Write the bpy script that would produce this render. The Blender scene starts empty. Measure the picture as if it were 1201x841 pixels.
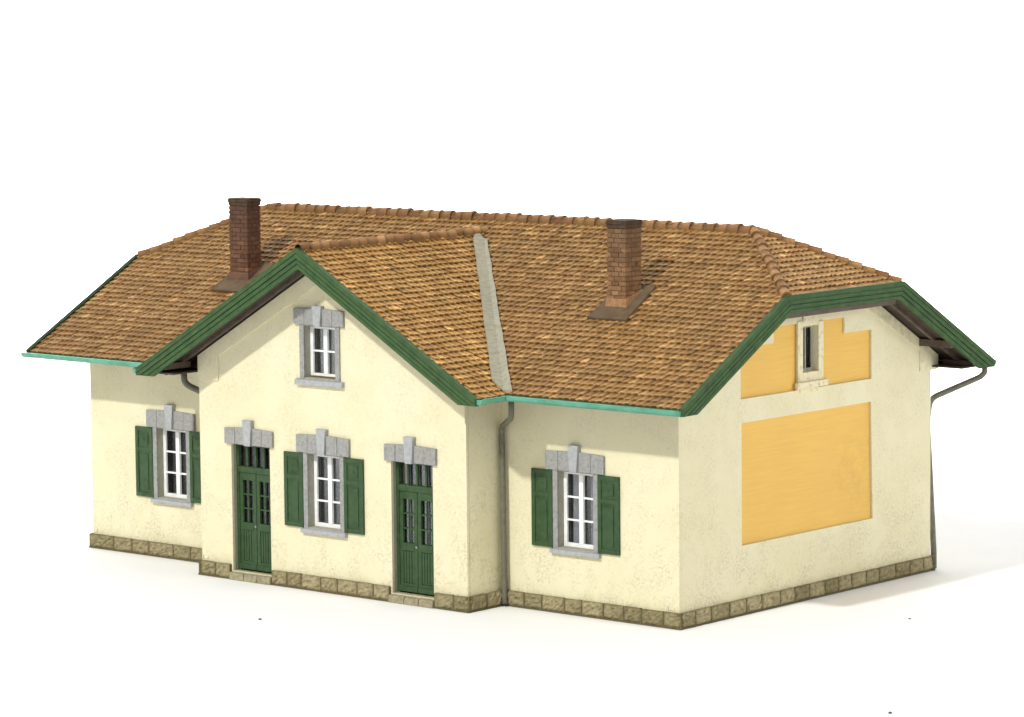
import bpy, bmesh, math, random
import numpy as np
from mathutils import Vector, Matrix
from mathutils.geometry import tessellate_polygon
random.seed(7); rng = np.random.default_rng(7)
scene = bpy.context.scene
COL = scene.collection
R = math.radians

# ------------------------------------------------------------------ measured house (units: metres of the prototype)
L, A, B, PR = 15.26, 4.131, 11.051, 1.011       # length, projection from x=-A to x=-B, projecting by PR
D = 8.0                                          # depth
HP, EP = 0.296, 0.078                            # plinth height / how far it stands out
OV, OE = 0.918, 0.804                            # overhang at eaves / at gable ends
ZE, ZR, HR, YH = 4.081, 6.842, 2.10, 2.18        # eave, ridge, half-hip run, half-hip corner
S = (ZR - ZE) / (D / 2 + OV)                     # main roof slope
ZH = ZE + (YH + OV) * S
MX = -(A + B) / 2                                # axis of the cross gable
ZC, OG, GW, ZG = 6.571, 0.764, 4.347, 4.060
SG = (ZC - ZG) / GW
YC = (ZC - ZE) / S - OV                          # where the cross ridge meets the main slope
XV = GW - (ZE - ZG) / SG                         # half width of the cross gable at main eave height
HS = (ZR - ZH) / HR                              # half-hip slope

# ------------------------------------------------------------------ materials
def nodes(name):
    m = bpy.data.materials.new(name); m.use_nodes = True
    nt = m.node_tree; b = nt.nodes['Principled BSDF']
    return m, nt, b
def N(nt, t, **k):
    n = nt.nodes.new(t)
    for a, v in k.items():
        if a in n.inputs.keys() if hasattr(n.inputs, 'keys') else False: n.inputs[a].default_value = v
        else: setattr(n, a, v)
    return n
def c4(c): return (c[0], c[1], c[2], 1)
def noise(nt, scale, detail=4, rough=.6, vec=None, dist=0):
    n = nt.nodes.new('ShaderNodeTexNoise')
    n.inputs['Scale'].default_value = scale; n.inputs['Detail'].default_value = detail
    n.inputs['Roughness'].default_value = rough; n.inputs['Distortion'].default_value = dist
    if vec is not None: nt.links.new(vec, n.inputs['Vector'])
    return n.outputs['Fac']
def coords(nt, scale=None):
    tc = nt.nodes.new('ShaderNodeTexCoord'); o = tc.outputs['Object']
    if scale:
        mp = nt.nodes.new('ShaderNodeMapping'); mp.inputs['Scale'].default_value = scale
        nt.links.new(o, mp.inputs['Vector']); o = mp.outputs['Vector']
    return o
def ramp(nt, fac, stops):
    r = nt.nodes.new('ShaderNodeValToRGB'); e = r.color_ramp.elements
    while len(e) < len(stops): e.new(.5)
    for i, (p, c) in enumerate(stops):
        e[i].position = p; e[i].color = c4(c) if hasattr(c, '__len__') else (c, c, c, 1)
    nt.links.new(fac, r.inputs['Fac']); return r.outputs['Color']
def mix(nt, fac, a, b, mode='MIX'):
    n = nt.nodes.new('ShaderNodeMix'); n.data_type = 'RGBA'; n.blend_type = mode
    for s, v in ((n.inputs[0], fac), (n.inputs[6], a), (n.inputs[7], b)):
        if hasattr(v, 'is_output'): nt.links.new(v, s)
        elif hasattr(v, '__len__'): s.default_value = c4(v)
        else: s.default_value = v
    return n.outputs[2]
def bump(nt, b, h, strength=.3, dist=.01):
    n = nt.nodes.new('ShaderNodeBump'); n.inputs['Strength'].default_value = strength; n.inputs['Distance'].default_value = dist
    nt.links.new(h, n.inputs['Height']); nt.links.new(n.outputs['Normal'], b.inputs['Normal'])
def attr(nt, name):
    n = nt.nodes.new('ShaderNodeAttribute'); n.attribute_name = name
    s = nt.nodes.new('ShaderNodeSeparateColor'); nt.links.new(n.outputs['Color'], s.inputs['Color'])
    return s.outputs

def mat_painted(name, col, dark=None, rough=.5, var=.25, sc=6, bmp=.15, streak=None, spec=.4):
    m, nt, b = nodes(name); v = coords(nt, streak)
    dark = dark or tuple(x * .6 for x in col)
    f = noise(nt, sc, 6, .65, v)
    c = ramp(nt, f, [(.3, dark), (.3 + var + .15, col), (.85, tuple(min(1, x * 1.12) for x in col))])
    nt.links.new(c, b.inputs['Base Color']); b.inputs['Roughness'].default_value = rough
    b.inputs['Specular IOR Level'].default_value = spec
    bump(nt, b, noise(nt, sc * 9, 4, .6, coords(nt)), bmp, .01)
    return m

def mat_plaster(name, col):
    m, nt, b = nodes(name); v = coords(nt)
    big = noise(nt, .8, 5, .6, v); mid = noise(nt, 5, 6, .7, v, .4); fine = noise(nt, 19, 6, .74, v, .3)
    c = ramp(nt, big, [(.3, tuple(x * y for x, y in zip(col, (.95, .94, .88)))), (.62, col)])
    # grey-green wash left in the pores, strongest in scattered patches
    patch = ramp(nt, noise(nt, 1.7, 6, .7, v, .4), [(.42, .12), (.62, 1)])
    pores = ramp(nt, fine, [(.45, 0), (.62, 1)])
    k = mix(nt, 1, patch, pores, 'MULTIPLY')
    # more dirt near the bottom of the wall
    sx = nt.nodes.new('ShaderNodeSeparateXYZ'); nt.links.new(v, sx.inputs[0])
    low = nt.nodes.new('ShaderNodeMapRange'); low.inputs[1].default_value = .25; low.inputs[2].default_value = 2.6
    low.inputs[3].default_value = .72; low.inputs[4].default_value = .34
    nt.links.new(sx.outputs['Z'], low.inputs[0])
    kk = mix(nt, 1, k, low.outputs[0], 'MULTIPLY')
    c = mix(nt, kk, c, (.40, .365, .23))
    # stain line just over the plinth
    foot = nt.nodes.new('ShaderNodeMapRange'); foot.inputs[1].default_value = .3; foot.inputs[2].default_value = .52
    foot.inputs[3].default_value = .55; foot.inputs[4].default_value = 0
    nt.links.new(sx.outputs['Z'], foot.inputs[0])
    ff = mix(nt, 1, foot.outputs[0], ramp(nt, noise(nt, 3.5, 5, .7, v), [(.35, 0), (.7, 1)]), 'MULTIPLY')
    c = mix(nt, ff, c, (.50, .44, .26))
    nt.links.new(c, b.inputs['Base Color']); b.inputs['Roughness'].default_value = .85
    b.inputs['Specular IOR Level'].default_value = .2
    bump(nt, b, noise(nt, 26, 6, .7, v), .35, .012)
    return m

def mat_tile(name, lo, mid_, hi):
    m, nt, b = nodes(name); v = coords(nt)
    s = attr(nt, 'tint')
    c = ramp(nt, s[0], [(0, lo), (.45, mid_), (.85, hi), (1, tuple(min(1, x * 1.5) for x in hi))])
    big = ramp(nt, noise(nt, .55, 5, .6, v, .5), [(.38, 0), (.62, 1)])
    c = mix(nt, mix(nt, 1, big, (.35, .35, .35), 'MULTIPLY'), c, mix(nt, 1, c, (.74, .75, .66), 'MULTIPLY'))
    mott = ramp(nt, noise(nt, 22, 5, .7, v), [(.32, (.80, .79, .74)), (.55, (1.0, 1.0, 1.0)), (.75, (1.18, 1.17, 1.12))])
    c = mix(nt, 1, c, mott, 'MULTIPLY')
    moss = ramp(nt, noise(nt, 2.3, 6, .7, v), [(.52, 0), (.68, .55)])
    c = mix(nt, moss, c, (.21, .145, .045))
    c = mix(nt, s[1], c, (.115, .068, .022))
    nt.links.new(c, b.inputs['Base Color']); b.inputs['Roughness'].default_value = .55
    b.inputs['Specular IOR Level'].default_value = .45
    bump(nt, b, noise(nt, 40, 4, .6, v), .3, .006)
    return m

def mat_tint(name, lo, hi, dark, rough=.85, sc=20, bm=.5, spec=.2, soot=None):
    m, nt, b = nodes(name); v = coords(nt); s = attr(nt, 'tint')
    c = mix(nt, s[0], lo, hi)
    c = mix(nt, 1, c, ramp(nt, noise(nt, sc, 6, .7, v), [(.3, (.6, .6, .58)), (.55, (1, 1, 1)), (.8, (1.25, 1.25, 1.2))]), 'MULTIPLY')
    c = mix(nt, s[1], c, dark)
    if soot:
        sx = nt.nodes.new('ShaderNodeSeparateXYZ'); nt.links.new(v, sx.inputs[0])
        mr = nt.nodes.new('ShaderNodeMapRange'); mr.inputs[1].default_value = soot[0]; mr.inputs[2].default_value = soot[1]
        nt.links.new(sx.outputs['Z'], mr.inputs[0])
        f = mix(nt, 1, mr.outputs[0], ramp(nt, noise(nt, 4, 5, .7, v), [(.25, .45), (.7, 1)]), 'MULTIPLY')
        c = mix(nt, f, c, soot[2])
    nt.links.new(c, b.inputs['Base Color']); b.inputs['Roughness'].default_value = rough
    b.inputs['Specular IOR Level'].default_value = spec
    bump(nt, b, noise(nt, sc * 1.6, 6, .7, v), bm, .02)
    return m

def mat_ochre():
    m, nt, b = nodes('ochre_panel'); v = coords(nt)
    c = ramp(nt, noise(nt, 3, 5, .6, coords(nt, (1, .35, 9))), [(.25, (.70, .43, .100)), (.5, (.75, .475, .112)), (.8, (.79, .51, .13))])
    c = mix(nt, ramp(nt, noise(nt, .7, 4, .6, v), [(.35, 0), (.75, .5)]), c, (.70, .43, .12))
    d = nt.nodes.new('ShaderNodeVectorMath'); d.operation = 'DISTANCE'; d.inputs[1].default_value = (-.05, 5.45, 2.25); nt.links.new(v, d.inputs[0])
    mr = nt.nodes.new('ShaderNodeMapRange'); mr.inputs[1].default_value = .15; mr.inputs[2].default_value = 1.0; mr.inputs[3].default_value = .32; mr.inputs[4].default_value = 0
    nt.links.new(d.outputs['Value'], mr.inputs[0])
    st = mix(nt, 1, mr.outputs[0], ramp(nt, noise(nt, 4, 6, .75, v, .5), [(.42, 0), (.65, 1)]), 'MULTIPLY')
    c = mix(nt, st, c, (.36, .25, .09))
    nt.links.new(c, b.inputs['Base Color']); b.inputs['Roughness'].default_value = .6; b.inputs['Specular IOR Level'].default_value = .25
    bump(nt, b, noise(nt, 30, 4, .6, v), .1, .006)
    return m

M = {}
M['plaster'] = mat_plaster('cream_plaster', (.748, .700, .490))
M['trim'] = mat_painted('cream_trim', (.75, .695, .475), (.56, .50, .31), .8, .1, 7, .3, spec=.2)
M['trim_dirty'] = mat_painted('stained_cream_trim', (.74, .67, .45), (.42, .38, .24), .8, .02, 9, .5, spec=.2)
M['ochre'] = mat_ochre()
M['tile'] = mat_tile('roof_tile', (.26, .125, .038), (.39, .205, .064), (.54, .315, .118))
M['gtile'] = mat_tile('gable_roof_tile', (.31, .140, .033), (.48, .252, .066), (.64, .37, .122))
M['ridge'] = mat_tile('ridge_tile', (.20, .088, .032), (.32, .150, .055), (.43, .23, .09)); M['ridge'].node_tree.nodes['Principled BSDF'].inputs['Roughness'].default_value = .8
M['under'] = mat_painted('roof_board', (.15, .095, .040), None, .9)
M['soffit'] = mat_painted('brown_soffit', (.072, .052, .038), (.035, .026, .02), .8, .2, 3, .2, (1, 6, 6))
M['beam'] = mat_painted('brown_beam', (.135, .098, .075), (.075, .055, .042), .7, .2, 5, .2)
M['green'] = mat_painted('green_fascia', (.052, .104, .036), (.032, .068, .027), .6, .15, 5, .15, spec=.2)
M['green_shaded'] = mat_painted('shaded_green_fascia', (.030, .055, .026), (.022, .036, .018), .7, .15, 5, .15, spec=.1)  # shaded copy of the fascia green, unlit look put into the colour
M['door_green'] = mat_painted('green_joinery', (.034, .080, .024), (.020, .050, .016), .5, .15, 7, .2)
M['gutter'] = mat_painted('turquoise_gutter', (.10, .34, .23), (.07, .26, .17), .4, .1, 4, .08)
M['pipe'] = mat_painted('grey_pipe', (.155, .150, .105), (.10, .098, .07), .5, .15, 6, .1)
M['stone'] = mat_painted('grey_stone', (.335, .335, .32), (.22, .22, .205), .8, .12, 16, .5, spec=.25)
M['key'] = mat_painted('pale_grey_stone', (.39, .405, .41), (.30, .31, .31), .75, .1, 12, .3, spec=.25)
M['reveal'] = mat_painted('reveal_stone', (.40, .39, .32), (.26, .25, .19), .8, .15, 9, .4, (6, 6, 1), spec=.2)
M['threshold'] = mat_painted('threshold_stone', (.36, .32, .21), (.22, .19, .11), .85, .15, 12, .5, spec=.2)
M['white'] = mat_painted('white_paint', (.84, .85, .83), (.74, .75, .73), .4, .05, 5, .05)
M['plinth'] = mat_tint('plinth_stone', (.25, .21, .110), (.46, .395, .235), (.070, .060, .024), .9, 14, .8)
M['brick_r'] = mat_tint('tan_brick', (.19, .098, .048), (.35, .205, .105), (.12, .075, .045), .85, 18, .4, spec=.08, soot=(5.9, 7.1, (.125, .080, .050)))
M['brick_l'] = mat_tint('dark_red_brick', (.12, .058, .036), (.22, .115, .068), (.075, .046, .032), .85, 18, .4, spec=.08, soot=(5.9, 6.9, (.085, .050, .036)))
M['foot_l'] = mat_painted('dark_footing', (.15, .075, .042), (.07, .042, .03), .8, .15, 8, .3)
M['foot_r'] = mat_painted('tan_footing', (.36, .20, .085), (.20, .11, .05), .8, .15, 8, .3)
M['soot'] = mat_painted('sooty_cap', (.10, .066, .044), (.05, .036, .027), .9, .2, 9, .4, spec=.05)
M['flash'] = mat_painted('brown_flashing', (.15, .108, .066), (.095, .065, .038), .85, .15, 4, .1, spec=.08)
M['valley'] = mat_painted('grey_valley_strip', (.37, .35, .26), (.25, .235, .165), .75, .1, 5, .12, (3, 1, 3))
M['grey_panel'] = mat_painted('plain_grey_panel', (.26, .265, .285), (.25, .255, .272), .8, .15, .8, .0)  # even grey for the panels and strips behind the glass
M['dark'] = mat_painted('interior_shade', (.022, .022, .022), None, .9)  # shade of the unlit inside, put into a near-black colour
M['crumb'] = mat_painted('grey_crumb', (.10, .10, .115), None, .8)
m, nt, b = nodes('window_glass')
nt.nodes.remove(b); out = nt.nodes['Material Output']
tr = nt.nodes.new('ShaderNodeBsdfTransparent'); tr.inputs[0].default_value = (.88, .9, .9, 1)
gl = nt.nodes.new('ShaderNodeBsdfGlossy'); gl.inputs['Roughness'].default_value = .08
fr = nt.nodes.new('ShaderNodeFresnel'); fr.inputs['IOR'].default_value = 1.45
mx = nt.nodes.new('ShaderNodeMixShader'); nt.links.new(fr.outputs[0], mx.inputs[0]); nt.links.new(tr.outputs[0], mx.inputs[1]); nt.links.new(gl.outputs[0], mx.inputs[2])
nt.links.new(mx.outputs[0], out.inputs['Surface']); M['glass'] = m
m, nt, b = nodes('white_paper')
nt.links.new(ramp(nt, noise(nt, .4, 5, .6, coords(nt)), [(.3, (.86, .86, .86)), (.7, (.89, .89, .885))]), b.inputs['Base Color'])
b.inputs['Roughness'].default_value = .8; b.inputs['Specular IOR Level'].default_value = .15; M['paper'] = m

# ------------------------------------------------------------------ mesh helpers
class MB:
    def __init__(s): s.v = []; s.f = []; s.t = []
    def add(s, vs, fs, tint=(0.5, 0)):
        o = len(s.v); s.v += [tuple(p) for p in vs]; s.f += [tuple(i + o for i in f) for f in fs]
        if tint and hasattr(tint[0], '__len__'): s.t += list(tint)
        else: s.t += [tint] * len(vs)
        return s
    def box(s, x0, x1, y0, y1, z0, z1, tint=(.5, 0)):
        vs = [(x, y, z) for x in (x0, x1) for y in (y0, y1) for z in (z0, z1)]
        return s.add(vs, [(0, 1, 3, 2), (4, 6, 7, 5), (0, 4, 5, 1), (2, 3, 7, 6), (0, 2, 6, 4), (1, 5, 7, 3)], tint)
    def hexa(s, p, tint=(.5, 0)):      # 8 points: bottom ring 0-3, top ring 4-7
        return s.add(p, [(3, 2, 1, 0), (4, 5, 6, 7), (0, 1, 5, 4), (1, 2, 6, 5), (2, 3, 7, 6), (3, 0, 4, 7)], tint)
    def prism(s, poly, f, d0, d1, holes=(), tint=(.5, 0)):   # polygon in 2D, f(u,v,d)->3D, between depths
        loops = [list(poly)] + [list(h) for h in holes]
        tri = tessellate_polygon([[Vector((u, v, 0)) for u, v in lp] for lp in loops])
        flat = [p for lp in loops for p in lp]; n = len(flat)
        vs = [f(u, v, d0) for u, v in flat] + [f(u, v, d1) for u, v in flat]
        fs = [tuple(t) for t in tri] + [tuple(i + n for i in reversed(t)) for t in tri]
        o = 0
        for lp in loops:
            k = len(lp)
            fs += [(o + i, o + (i + 1) % k, n + o + (i + 1) % k, n + o + i) for i in range(k)]
            o += k
        return s.add(vs, fs, tint)
    def tube(s, pts, r, n=10, tint=(.5, 0)):
        pts = [Vector(p) for p in pts]; rings = []; prev = None
        for i, p in enumerate(pts):
            d = ((pts[i] - pts[i - 1]).normalized() if i else Vector()) + ((pts[i + 1] - pts[i]).normalized() if i < len(pts) - 1 else Vector())
            d.normalize()
            if prev is None: prev = d.orthogonal().normalized()
            a = (prev - d * prev.dot(d)).normalized(); b2 = d.cross(a); prev = a
            rings.append([p + r * (math.cos(t) * a + math.sin(t) * b2) for t in [2 * math.pi * k / n for k in range(n)]])
        vs = [q for rg in rings for q in rg]
        fs = [(i * n + k, i * n + (k + 1) % n, (i + 1) * n + (k + 1) % n, (i + 1) * n + k) for i in range(len(pts) - 1) for k in range(n)]
        fs += [tuple(reversed(range(n))), tuple(range(len(vs) - n, len(vs)))]
        return s.add(vs, fs, tint)
    def build(s, name, m, parent=None, bevel=0, smooth=False, fix=True, cuts=()):
        me = bpy.data.meshes.new(name); me.from_pydata(s.v, [], s.f)
        at = me.attributes.new('tint', 'FLOAT_COLOR', 'POINT')
        at.data.foreach_set('color', np.array([(a, b_, 0, 1) for a, b_ in s.t], dtype=np.float32).ravel())
        bm = bmesh.new(); bm.from_mesh(me)
        for co, no in cuts:
            g = bm.verts[:] + bm.edges[:] + bm.faces[:]
            bmesh.ops.bisect_plane(bm, geom=g, dist=1e-5, plane_co=co, plane_no=no, clear_outer=True)
        if fix: bmesh.ops.recalc_face_normals(bm, faces=bm.faces[:])
        bm.to_mesh(me); bm.free()
        o = bpy.data.objects.new(name, me); COL.objects.link(o); me.materials.append(m)
        if smooth: me.polygons.foreach_set('use_smooth', [True] * len(me.polygons))
        if bevel:
            md = o.modifiers.new('bevel', 'BEVEL'); md.width = bevel; md.segments = 2; md.limit_method = 'ANGLE'; md.angle_limit = R(40)
        if parent: o.parent = parent
        return o

def bez(p, n=8):                       # rounded polyline through control points
    p = [Vector(q) for q in p]; out = [p[0]]
    for i in range(1, len(p) - 1):
        la = min(.45, .16 / max(.01, (p[i - 1] - p[i]).length)); lc = min(.45, .16 / max(.01, (p[i + 1] - p[i]).length)); a = p[i] + (p[i - 1] - p[i]) * la; c = p[i] + (p[i + 1] - p[i]) * lc
        for k in range(n + 1):
            t = k / n; out.append(a * (1 - t) ** 2 + p[i] * 2 * t * (1 - t) + c * t * t)
    out.append(p[-1]); return out

# ------------------------------------------------------------------ setting: white paper sweep
cam_xy = Vector((38.289, -49.407)); fwd = Vector((-math.sin(R(40.481)), math.cos(R(40.481)))); side = Vector((fwd.y, -fwd.x))
prof = [(-35, 0), (75, 0)] + [(75 + 16 * math.sin(t), 16 - 16 * math.cos(t)) for t in [R(a) for a in range(6, 91, 6)]] + [(91, 60)]
vs = []; fs = []
for d, z in prof:
    for w in (-70, 70):
        p = cam_xy + fwd * (d + 40) + side * w
        vs.append((p.x, p.y, z))
fs = [(2 * i, 2 * i + 1, 2 * i + 3, 2 * i + 2) for i in range(len(prof) - 1)]
g = MB().add(vs, fs).build('ground', M['paper'], smooth=True, fix=False); g['kind'] = 'structure'

# ------------------------------------------------------------------ the house
house = bpy.data.objects.new('model_house', None); COL.objects.link(house)
house.location = (0, 0, 0); house.empty_display_size = 1
house['label'] = 'cream plastered model station house with brown tiled roof, green shutters and two brick chimneys'
house['category'] = 'model house'

T = .06                                           # wall sheet thickness
frontf = lambda y: (lambda u, v, d: (u, y + d, v))
endf = lambda x: (lambda u, v, d: (x - d, u, v))
rect = lambda a, b_, c, d: [(a, c), (b_, c), (b_, d), (a, d)]
wins = [(-2.365, 0), (-12.88, 0), (-7.71, -PR)]
ZT = ZE + OV * S - .22                            # top of eave walls under the soffit
# front walls of the two wings (butted against the projection), with window openings
for x0, x1, cx in ((-A + .002, 0, -2.365), (-L, -B - .002, -12.88)):
    MB().prism(rect(x0, x1, .05, ZT), frontf(0), 0, T, [rect(cx - .44, cx + .44, 1.18, 2.66)]).build('wall', M['plaster'], house)
# projecting gable wall
gt = lambda x: ZC - SG * abs(x - MX) - .24
poly = [(-B, .05), (-A, .05), (-A, gt(-A)), (MX, gt(MX)), (-B, gt(-B))]
holes = [rect(-7.71 - .44, -7.71 + .44, 1.18, 2.66), rect(-7.77 - .42, -7.77 + .42, 4.06, 5.11)]
doors = (-9.675, -5.48)
for dx in doors: holes.append(rect(dx - .52, dx + .52, .17, 2.68))
gw = MB().prism(poly, frontf(-PR), 0, T, holes).build('gable_wall', M['plaster'], house)
# its raised border along the rakes, with corbels at the eaves
def border(sgn):
    xe = -A if sgn > 0 else -B
    top = lambda x: gt(x) - .004; low = lambda x: gt(x) - .30
    xi = xe - sgn * .55
    p = [(MX, top(MX)), (MX, low(MX) - .02)]
    p += [(xi, low(xi))]
    if sgn > 0: p += [(xi + .02, 3.93), (xi + .12, 3.86), (xi + .26, 3.83), (xi + .40, 3.76), (xi + .50, 3.64), (xi + .548, 3.50), (xe, 3.50)]
    else: p += [(xi, 3.87), (xe, 3.87)]
    p += [(xe, top(xe))]
    return p
for sg in (1, -1):
    MB().prism(border(sg), frontf(-PR - .032), 0, .030).build('border', M['plaster'], gw)
# side walls of the projection, butted 1 cm behind the gable sheet
for x, s in ((-A, 1), (-B, -1)):
    MB().box(min(x, x - s * T), max(x, x - s * T), -PR + T + .010, .0 if s > 0 else 0, .05, 4.15).build('wall', M['plaster'], house)
# end wall: ochre backing panel behind a cream sheet with openings
ztop = 5.72
zr_ = lambda y: ZE + S * (min(y, D - y) + OV) - .24
yt = (ztop + .24 - ZE) / S - OV
endpoly = [(T + .004, .05), (D, .05), (D, zr_(D)), (D - yt, ztop), (yt, ztop), (T + .004, zr_(T))]
up = [(1.84, 3.96), (3.60, 3.96), (3.60, 4.0), (3.60, 5.20), (2.85, 5.20), (2.85, 4.90), (1.84, 4.90)]
upb = [(4.24, 3.96), (5.985, 3.96), (5.985, 4.90), (5.10, 4.90), (5.10, 5.20), (4.24, 5.20)]
low = [(1.865, 1.272), (6.03, 1.272), (5.97, 3.52), (1.865, 3.52)]
hole_w = rect(3.74, 4.22, 4.27, 5.15)
ew = MB().prism(endpoly, endf(0), 0, .045, [low, up, upb, hole_w]).build('wall', M['plaster'], house)
MB().prism([(1.6, 1.1), (6.2, 1.1), (6.2, 5.4), (1.6, 5.4)], endf(-.048 + .0), .048 + .0, .10, [rect(3.74, 4.22, 4.27, 5.15)]) if False else None
MB().prism([(1.6, 1.1), (6.2, 1.1), (6.2, 5.4), (1.6, 5.4)], endf(0), .050, .090, [rect(3.695, 4.265, 4.235, 5.185)]).build('infill_panel', M['ochre'], ew)
# raised border and corbel of the end wall
def eborder(back):
    f = (lambda y: D - y) if back else (lambda y: y)
    z = lambda y: zr_(f(y)); 
    pts = [(-.22, 3.95), (.40, 3.95), (.40, zr_(.40) - .20), (yt + .05, ztop - .26), (D / 2, ztop - .26), (D / 2, ztop - .004), (yt, ztop - .004), (-.22, zr_(-.22) - .004)]
    return [(f(a), c) for a, c in pts]
MB().prism(eborder(True), endf(.026), 0, .024).build('border', M['trim'], ew)
pf = [(f_, z_) for f_, z_ in eborder(False)]
pf = [(max(a, .0), c) for a, c in pf]
MB().prism(pf, endf(.026), 0, .024).build('border', M['trim'], ew)
# far end and rear walls
MB().prism([(0, .05), (D, .05), (D, zr_(D)), (D - yt, ztop), (yt, ztop), (0, zr_(0))], lambda u, v, d: (-L + d, u, v), 0, -T).build('wall', M['plaster'], house) if False else None
MB().prism([(T + .004, .05), (D, .05), (D, zr_(D)), (D - yt, ztop), (yt, ztop), (T + .004, zr_(T))], lambda u, v, d: (-L + d, u, v), 0, T).build('wall', M['plaster'], house)
MB().box(-L + T + .002, -.05, D - T, D - .001, .05, ZT).build('wall', M['plaster'], house)
# little locking tabs at the wall corners
for x, y, z in ((-.17, 0, .33), (-15.06, 0, .335), (-10.93, -PR, .335)):
    MB().box(x - .06, x + .06, y - .012, y - .001, z, z + .05).build('tab', M['trim'], house, .004)
    MB().box(x - .085, x - .062, y - .008, y - .001, z - .01, z + .06).build('tab_slot', M['reveal'], house)

# ------------------------------------------------------------------ plinth of rough blocks
def block(mb, o, du, dn, w, h, t):      # o lower corner on wall line, du along, dn outward
    nu, nv = max(6, int(w / .05)), 6
    base = random.random(); seed = random.random() * 50
    vs = []; tt = []
    for j in range(nv + 1):
        for i in range(nu + 1):
            e = min(i, nu - i, j, nv - j)
            out = t + (.0 if e else -.028) + (random.uniform(-.034, .022) if e else random.uniform(-.006, .004))
            uu = w * i / nu; vv = h * j / nv + (random.uniform(-.014, .014) if j == nv else 0)
            p = o + du * (uu + (random.uniform(-.006, .006))) + dn * out + Vector((0, 0, vv))
            vs.append(p); tt.append((min(1, max(0, base * .8 + random.uniform(-.15, .35))), .45 if e == 0 else random.uniform(0, .18)))
    nb = len(vs)
    for q, j in ((0, 0), (nu, 0), (nu, nv), (0, nv)):
        p = o + du * (w * q / nu) + Vector((0, 0, h * j / nv)); vs.append(p - dn * .02); tt.append((base, .5))
    idx = lambda i, j: j * (nu + 1) + i
    fs = [(idx(i, j), idx(i + 1, j), idx(i + 1, j + 1), idx(i, j + 1)) for j in range(nv) for i in range(nu)]
    fs.append(tuple([nb + 1, nb] + [idx(i, 0) for i in range(nu + 1)])); fs.append(tuple([nb + 3, nb + 2] + [idx(i, nv) for i in range(nu, -1, -1)]))
    fs.append(tuple([nb, nb + 3] + [idx(0, j) for j in range(nv, -1, -1)])); fs.append(tuple([nb + 2, nb + 1] + [idx(nu, j) for j in range(nv + 1)]))
    mb.add(vs, fs, tt)
def run(mb, a, b_, dn, skips=(), avg=.47):
    a, b_, dn = Vector(a), Vector(b_), Vector(dn); du = (b_ - a); Ltot = du.length; du.normalize()
    segs = []; s0 = 0
    for k0, k1 in sorted(skips): segs.append((s0, k0)); s0 = k1
    segs.append((s0, Ltot))
    for k0, k1 in segs:
        n = max(1, round((k1 - k0) / avg)); ws = [random.uniform(.78, 1.22) for _ in range(n)]; q = sum(ws); u = k0
        for w in ws:
            w = w * (k1 - k0) / q
            block(mb, a + du * (u + .013) + Vector((0, 0, .035)), du, dn, w - .028, HP - .038, EP)
            u += w
        # recessed joint backing and dark foot
        p0, p1 = a + du * k0, a + du * k1
        def bar(o0, o1, z0, z1, tn):
            c = [p0 + dn * o0, p1 + dn * o0, p1 + dn * o1, p0 + dn * o1]
            mb.hexa([x + Vector((0, 0, z0)) for x in c] + [x + Vector((0, 0, z1)) for x in c], tn)
        bar(-.015, EP - .034, .030, HP - .014, (.2, .75)); bar(-.02, EP - .016, 0, .034, (.15, .7))
    return mb
pl = MB()
run(pl, (-A + EP, 0, 0), (0 + EP, 0, 0), (0, -1, 0))
run(pl, (0, -EP + .02, 0), (0, D + EP, 0), (1, 0, 0))
run(pl, (-B, -PR, 0), (-A + EP, -PR, 0), (0, -1, 0), [(d - .56 + B, d + .56 + B) for d in doors])
run(pl, (-A, -PR - EP + .02, 0), (-A, -EP, 0), (1, 0, 0))
run(pl, (-L - EP, 0, 0), (-B, 0, 0), (0, -1, 0), avg=.6)
run(pl, (-B, -EP, 0), (-B, -PR - EP + .02, 0), (-1, 0, 0))
run(pl, (-L, D, 0), (-L, -EP + .02, 0), (-1, 0, 0))
run(pl, (EP, D, 0), (-L - EP, D, 0), (0, 1, 0))
pl.build('plinth', M['plinth'], house)

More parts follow.
